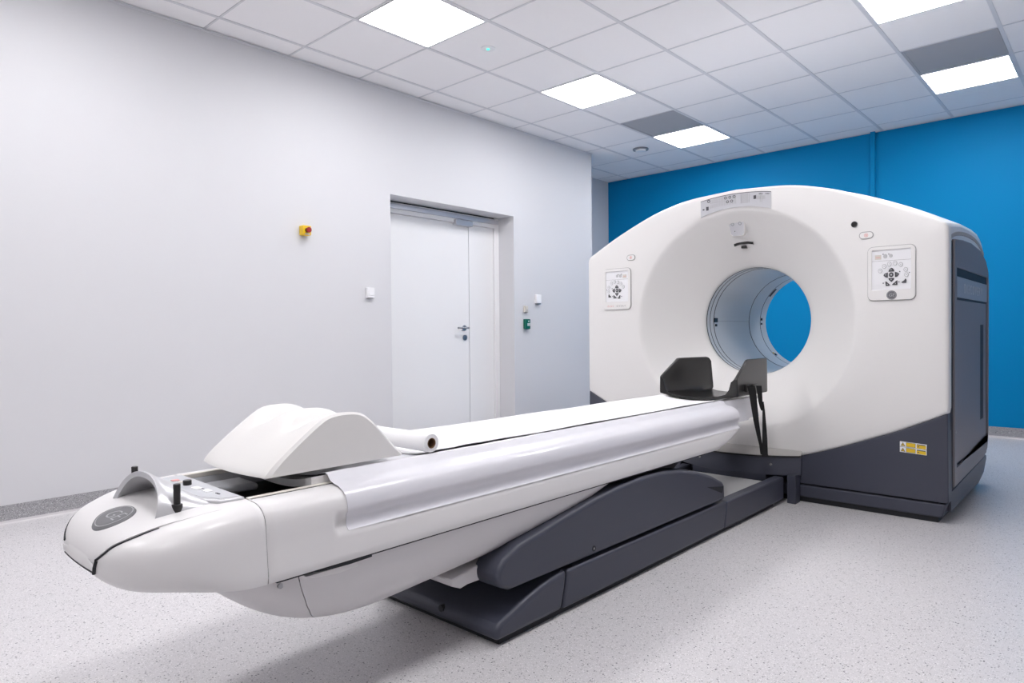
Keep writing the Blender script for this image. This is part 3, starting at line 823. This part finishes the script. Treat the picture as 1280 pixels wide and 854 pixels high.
seam = lambda z: interp([(.215, 1.05), (.228, .992), (.25, .958), (.28, .925), (.32, .897), (.37, .876), (.413, .868)], z)
tub_part('tub_nose', lambda z: .705, lambda z: seam(z)-.0008, 20, 'tub')
tub_part('tub_cover', lambda z: seam(z)+.0008, lambda z: 2.21, 34, 'tub')
bx('tub_core', 'dark', t, X0-.2, X0+.2, 1.0, 2.0, .30, .412)
for s in (1, -1):
    a_, b_ = sorted((X0+s*.27, X0+s*.302))
    pr('tub_latch', 'tablew', t, [(.875, .408), (1.025, .408), (1.03, .394), (.97, .391), (.90, .398)], 'x', a_, b_, bevel=.002)
    cy('screw', 'steel', t, (X0+s*.22, .83, .388), (X0+s*.262, .83, .388), .007)
for s in (1, -1):
    a_, b_ = sorted((X0+s*.28, X0+s*.3065))
    pr('latch_gap', 'dark', t, [(.90, .4145), (1.07, .4185), (1.07, .410), (1.0, .408), (.93, .410)], 'x', a_, b_)
# pale link cover and dark lift gear
pr('link_cover', 'tub', t, [(1.43, .205), (1.47, .187), (1.50, .192), (1.64, .190), (1.80, .225), (2.52, .362), (2.52, .40), (1.9, .30), (1.5, .235), (1.43, .225)], 'x', 2.42, 2.885, bevel=.004)
bx('link_seam', 'dark', t, 2.884, 2.8865, 1.655, 1.66, .19, .255)
pr('lift_arm', 'black', t, [(2.3, .165), (2.6, .165), (3.1, .40), (3.1, .418), (2.7, .418)], 'x', 2.50, 2.82)
pr('lift_link', 'slate', t, [(2.7, .20), (2.76, .175), (3.58, .245), (3.60, .29), (3.50, .295)], 'x', 2.42, 2.48, bevel=.006)
pr('lift_link', 'slate', t, [(2.7, .20), (2.76, .175), (3.0, .36), (2.95, .41)], 'x', 2.55, 2.6, bevel=.006)
bx('lift_post', 'black', t, 2.44, 2.47, 3.22, 3.26, .155, .42)
# base
pr('base_front', 'slate', t, [(1.53, .022), (1.865, .022), (1.885, .09), (1.898, .157), (1.84, .153), (1.76, .139), (1.68, .117), (1.60, .092), (1.555, .078), (1.532, .065)], 'x', 2.335, 2.985, bevel=.016, seg=4)
for s, (a_, b_) in ((1, (2.86, 2.985)), (-1, (2.335, 2.46))):
    pr('base_rail', 'slate', t, [(1.87, .022), (3.165, .022), (3.18, .09), (3.192, .155), (1.903, .155), (1.89, .09)], 'x', a_, b_, bevel=.010, seg=3)
    e_ = (2.925, 2.985) if s > 0 else (2.335, 2.395)
    pr('rear_rail', 'slate', t, [(3.17, .022), (3.952, .022), (3.952, .153), (3.196, .153), (3.184, .09)], 'x', e_[0], e_[1], bevel=.010, seg=3)
    cov = [(1.60, .167), (1.555, .187), (1.540, .215), (1.545, .245), (1.575, .275), (1.65, .305), (1.85, .340), (2.05, .372), (2.25, .394), (2.42, .403), (2.58, .400), (2.74, .382), (2.9, .350), (3.05, .304), (3.16, .258), (3.182, .240), (3.185, .166)]
    pr('arm_cover', 'slate', t, cov, 'x', a_+.006, b_-.004, bevel=.018, seg=4)
    if s > 0:
        pr('vent_notch', 'dark', t, [(2.985, .262), (3.168, .234), (3.15, .202)], 'x', b_-.008, b_-.0035)
        cy('screw', 'dark', t, (2.970, 2.065, .192), (2.9825, 2.065, .192), .011); cy('screw_head', 'steel', t, (2.970, 2.065, .192), (2.983, 2.065, .192), .004)
cy('screw', 'dark', t, (2.72, 1.545, .06), (2.72, 1.528, .06), .012)
bx('base_floor', 'dark', t, 2.45, 2.87, 1.85, 3.2, .022, .15)
bx('base_foot', 'dark', t, 2.36, 2.965, 1.56, 3.84, .0, .03)
bx('rear_plate', 'plate', t, 2.39, 2.93, 3.15, 3.84, .1, .135)
settle(t)

# ------------------------------------------------------------------ things lying on the table
# film over the cradle and the shoulders of the table
def film_sec(y):
    pts = []
    seq = [(.0, .613), (.06, .6135), (.12, .6175), (.16, .624), (.19, .6315), (.203, .634), (.212, .630), (.222, .616), (.238, .6085)]
    side = []
    for k in (4, 5, 6, 7, 8, 9, 10, 11, 12, 13):
        u, z = side_pt(k, max(y, 1.2)); side.append((u+.0016+(.0045 if k == 11 else .001 if k in (10, 12) else 0), z+(.0022 if k < 7 else 0)))
    return seq + side
bm = bmesh.new(); rows = []
yl = [.998+.01*k for k in range(11)] + [1.1+.04*k for k in range(58)]
yl = [y for y in yl if y < 3.40] + [3.40]
for y in yl:
    sec = film_sec(y); n = len(sec)
    R = []
    for s in (-1, 1):
        L = []
        for k, (u, z) in enumerate(sec):
            wr = .0012*math.sin(y*37+k*1.3)*(1 if 5 <= k <= 9 else .25) + .0008*math.sin(y*91+k)
            fwd = 0
            if y < 1.01: fwd = -.030*max(0, (8-k)/8)
            L.append((X0+s*(u+abs(wr)*.5), y+(fwd*.4), z+abs(wr)))
        R = (L[::-1] if s < 0 else R + L[1:]) if s < 0 else R + L[1:]
    rows.append(R)
grid(bm, rows)
fo = fin(bm, 'plastic_film', None, None, smooth=70)
fo.data.materials.append(M['film'])
md = fo.modifiers.new('s', 'SOLIDIFY'); md.thickness = .0006; md.offset = 1
tag(fo, 'shiny translucent protective film draped over the sides of the patient table', 'plastic film')
# hanging end of the film by the head rest
bm = bmesh.new(); rows = []
for k in range(9):
    y = 3.43+.40*k/8
    R = []
    for j in range(9):
        z = .626-.135*j/8*(1-.15*k/8); R.append((X0+.206+.012*math.sin(k*1.7)*j/8+.01*j/8, y+.012*j/8, z))
    rows.append(R)
grid(bm, rows); fh = fin(bm, 'hanging_end', 'film', fo, smooth=70)
md = fh.modifiers.new('s', 'SOLIDIFY'); md.thickness = .0012

# paper strip and roll
ry, rz, rr0 = 1.375, .6655, .0295
bm = bmesh.new(); rows = []
path = []
for k in range(9):      # leaves the roll at its back underside
    a_ = -PI/2+.0 + 0*k
    pass
for k, y in enumerate([1.38+.03*q for q in range(8)] + [1.6+.1*q for q in range(19)] + [3.47]):
    R = []
    for j in range(21):
        u = -.197+.394*j/20
        wr = .0025*math.sin(y*23+j*.2)*sstep(1.9, 1.5, y)*(abs(u)/.2)**2
        z = ctop(u)+.0125+ .002*math.sin(y*9) *(1 if abs(u) > .15 else .4)*.5 + abs(wr)
        if abs(u) > .185: z += .001
        R.append((X0+u*(1+.01*math.sin(y*14)), y, z))
    rows.append(R)
grid(bm, rows)
po = fin(bm, 'paper_sheet', 'paper', None, smooth=60)
md = po.modifiers.new('s', 'SOLIDIFY'); md.thickness = .0015; md.offset = 1
tag(po, 'bright white paper strip unrolled along the top of the patient table', 'paper sheet')
r = empty('paper_roll', (X0, ry, rz-rr0), 'rolled end of white paper with brown cardboard core beside the cushion', 'paper roll')
bm = bmesh.new()
rows = []
for (x, q) in ((2.458, .0145), (2.458, .0285), (2.461, rr0), (2.857, rr0), (2.860, .0285), (2.860, .0145)):
    rows.append([(x, ry+q*math.cos(2*PI*k/40), rz+q*math.sin(2*PI*k/40)) for k in range(40)])
grid(bm, rows, closed_u=True); fin(bm, 'roll', 'paper', r, smooth=40)
bm = bmesh.new(); rows = []
for (x, q) in ((2.4575, .0145), (2.8605, .0145), (2.8605, .0162), (2.8597, .0165)):
    rows.append([(x, ry+q*math.cos(2*PI*k/32), rz+q*math.sin(2*PI*k/32)) for k in range(32)])
grid(bm, rows, closed_u=True); fin(bm, 'core', 'card', r, smooth=40)
settle(r)

# knee cushion with two leg hollows
pf = cr([(.842, .0), (.848, .012), (.872, .036), (.92, .075), (.97, .112), (1.01, .138), (1.045, .153), (1.08, .157), (1.115, .151), (1.15, .133), (1.19, .098), (1.23, .055), (1.262, .022), (1.278, .008), (1.282, .0)], 4)
bm = bmesh.new(); xsn = [2.452, 2.4545, 2.460] + [2.46+.37*k/44 for k in range(1, 45)] + [2.836, 2.8385]
rows = []
for x in xsn:
    e_ = min(x-2.452, 2.8385-x)
    shr = 1-.055*(1-sstep(0, .008, e_))
    v = 0
    for c_ in (2.552, 2.735): v += math.exp(-((x-c_)/.045)**2)
    R = []
    for (y, h) in pf:
        cap = .157-.036*v
        hh = h if h < cap-.02 else cap-.02+ .02*(1-math.exp(-(h-cap+.02)/.02))
        hh = hh*(1-.10*v*sstep(.05, .14, h)) if h > .05 else hh
        yy = 1.07+(y-1.07)*shr
        sag = .02*math.sin(PI*(x-2.452)/.3865) if y < 1.0 else 0
        R.append((x, yy-sag*(1-h/.157), .6385+hh*shr+.003*(1-shr)/.055*.5))
    rows.append(R)
V = grid(bm, rows)
bm.faces.new(V[0]); bm.faces.new(V[-1])
bm.faces.new([V[i][0] for i in range(len(V))] + [V[i][-1] for i in range(len(V)-1, -1, -1)])
pw = fin(bm, 'knee_cushion', 'pillow', None, smooth=40)
tag(pw, 'cream vinyl wedge cushion with two leg hollows on the patient table', 'cushion')

# head rest
hr = empty('head_holder', (X0, 3.73, .62), 'black head holder with two upright side wings at the far end of the table', 'head rest')
def hsec(y):
    h = interp([(3.53, .735), (3.54, .745), (3.67, .842), (3.92, .842), (3.945, .835), (3.95, .82)], y)
    inn = [(-.232, h), (-.222, h)]
    lean = (h-.65)/.2
    A = [(-.238, .648), (-.236, h-.003), (-.232, h), (-.224, h-.001), (-.219, h-.006), (-.208, .72), (-.198, .678), (-.180, .652), (-.14, .640), (-.08, .632), (0, .6275)]
    A2 = A + [(-u, z) for (u, z) in A[::-1][1:]]
    B = [(.234, .640), (.17, .630), (.08, .616), (0, .6125), (-.08, .616), (-.17, .630), (-.234, .640)]
    return A2 + B
bm = bmesh.new(); rows = []
for y in (3.53, 3.536, 3.56, 3.62, 3.665, 3.68, 3.75, 3.85, 3.92, 3.94, 3.95):
    sx = .985 if y in (3.53, 3.95) else 1
    tw = .0
    R = []
    for (u, z) in hsec(y):
        x = X0-.004+u*sx
        if u < -.1: x += .22*(y-3.55)*sstep(-.10, -.22, u)*1.1     # left wing turned in towards the bore
        fy = y - (.05*(1-(abs(u)/.24)**2) if y < 3.6 else 0)
        R.append((x, fy, z+.004))
    rows.append(R)
V = grid(bm, rows, closed_u=True); bm.faces.new(V[0]); bm.faces.new(V[-1])
fin(bm, 'shell', 'black', hr, smooth=30)
bx('buckle', 'black', hr, 2.888, 2.908, 3.62, 3.652, .665, .705, bevel=.003)
bx('buckle', 'black', hr, 2.888, 2.910, 3.715, 3.775, .655, .70, bevel=.004)
def ribbon(name, pts, w0, w1):
    bm = bmesh.new(); rows = []
    n = len(pts)
    for i, (x, y, z) in enumerate(pts):
        w = w0+(w1-w0)*i/(n-1); tw = .25*math.sin(i*.9)
        rows.append([(x-w*.42, y-w*(.28+tw*.3), z), (x+w*.42, y+w*(.28+tw*.3), z)])
    grid(bm, rows); o = fin(bm, name, 'strap', hr, smooth=60)
    md = o.modifiers.new('s', 'SOLIDIFY'); md.thickness = .0022
ribbon('strap', [(2.925, 3.635, .70), (2.927, 3.65, .66), (2.927, 3.67, .59), (2.926, 3.70, .50), (2.925, 3.735, .42), (2.924, 3.765, .36), (2.922, 3.785, .30)], .042, .014)
ribbon('strap', [(2.925, 3.74, .695), (2.926, 3.75, .65), (2.924, 3.765, .60), (2.922, 3.785, .565), (2.920, 3.80, .55)], .030, .012)
ribbon('strap', [(2.925, 3.80, .60), (2.927, 3.802, .55), (2.929, 3.805, .47), (2.930, 3.81, .39), (2.930, 3.81, .30), (2.930, 3.815, .283)], .006, .040)
settle(hr)

# ------------------------------------------------------------------ world, camera, colour management
w = bpy.data.worlds.new('World'); S.world = w; w.use_nodes = True
w.node_tree.nodes['Background'].inputs[0].default_value = (.5, .5, .52, 1)
w.node_tree.nodes['Background'].inputs[1].default_value = .05
yaw, pitch, roll = -.7415, -.0139, -.0089
f = Vector((math.sin(yaw)*math.cos(pitch), math.cos(yaw)*math.cos(pitch), math.sin(pitch)))
r_ = f.cross(Vector((0, 0, 1))).normalized(); u_ = r_.cross(f)
r2 = math.cos(roll)*r_ + math.sin(roll)*u_; u2 = -math.sin(roll)*r_ + math.cos(roll)*u_
cam = bpy.data.cameras.new('camera'); co = bpy.data.objects.new('camera', cam); COL.objects.link(co)
cam.sensor_width = 36; cam.lens = 841.25/1280*36; cam.clip_start = .02
co.matrix_world = Matrix(((r2.x, u2.x, -f.x, 4.4634), (r2.y, u2.y, -f.y, 0), (r2.z, u2.z, -f.z, 1.01), (0, 0, 0, 1)))
S.camera = co
vs = S.view_settings
S.display_settings.display_device = 'sRGB'
vs.view_transform = 'Standard'; vs.look = 'None'; vs.gamma = 1; vs.exposure = .93; vs.use_curve_mapping = False
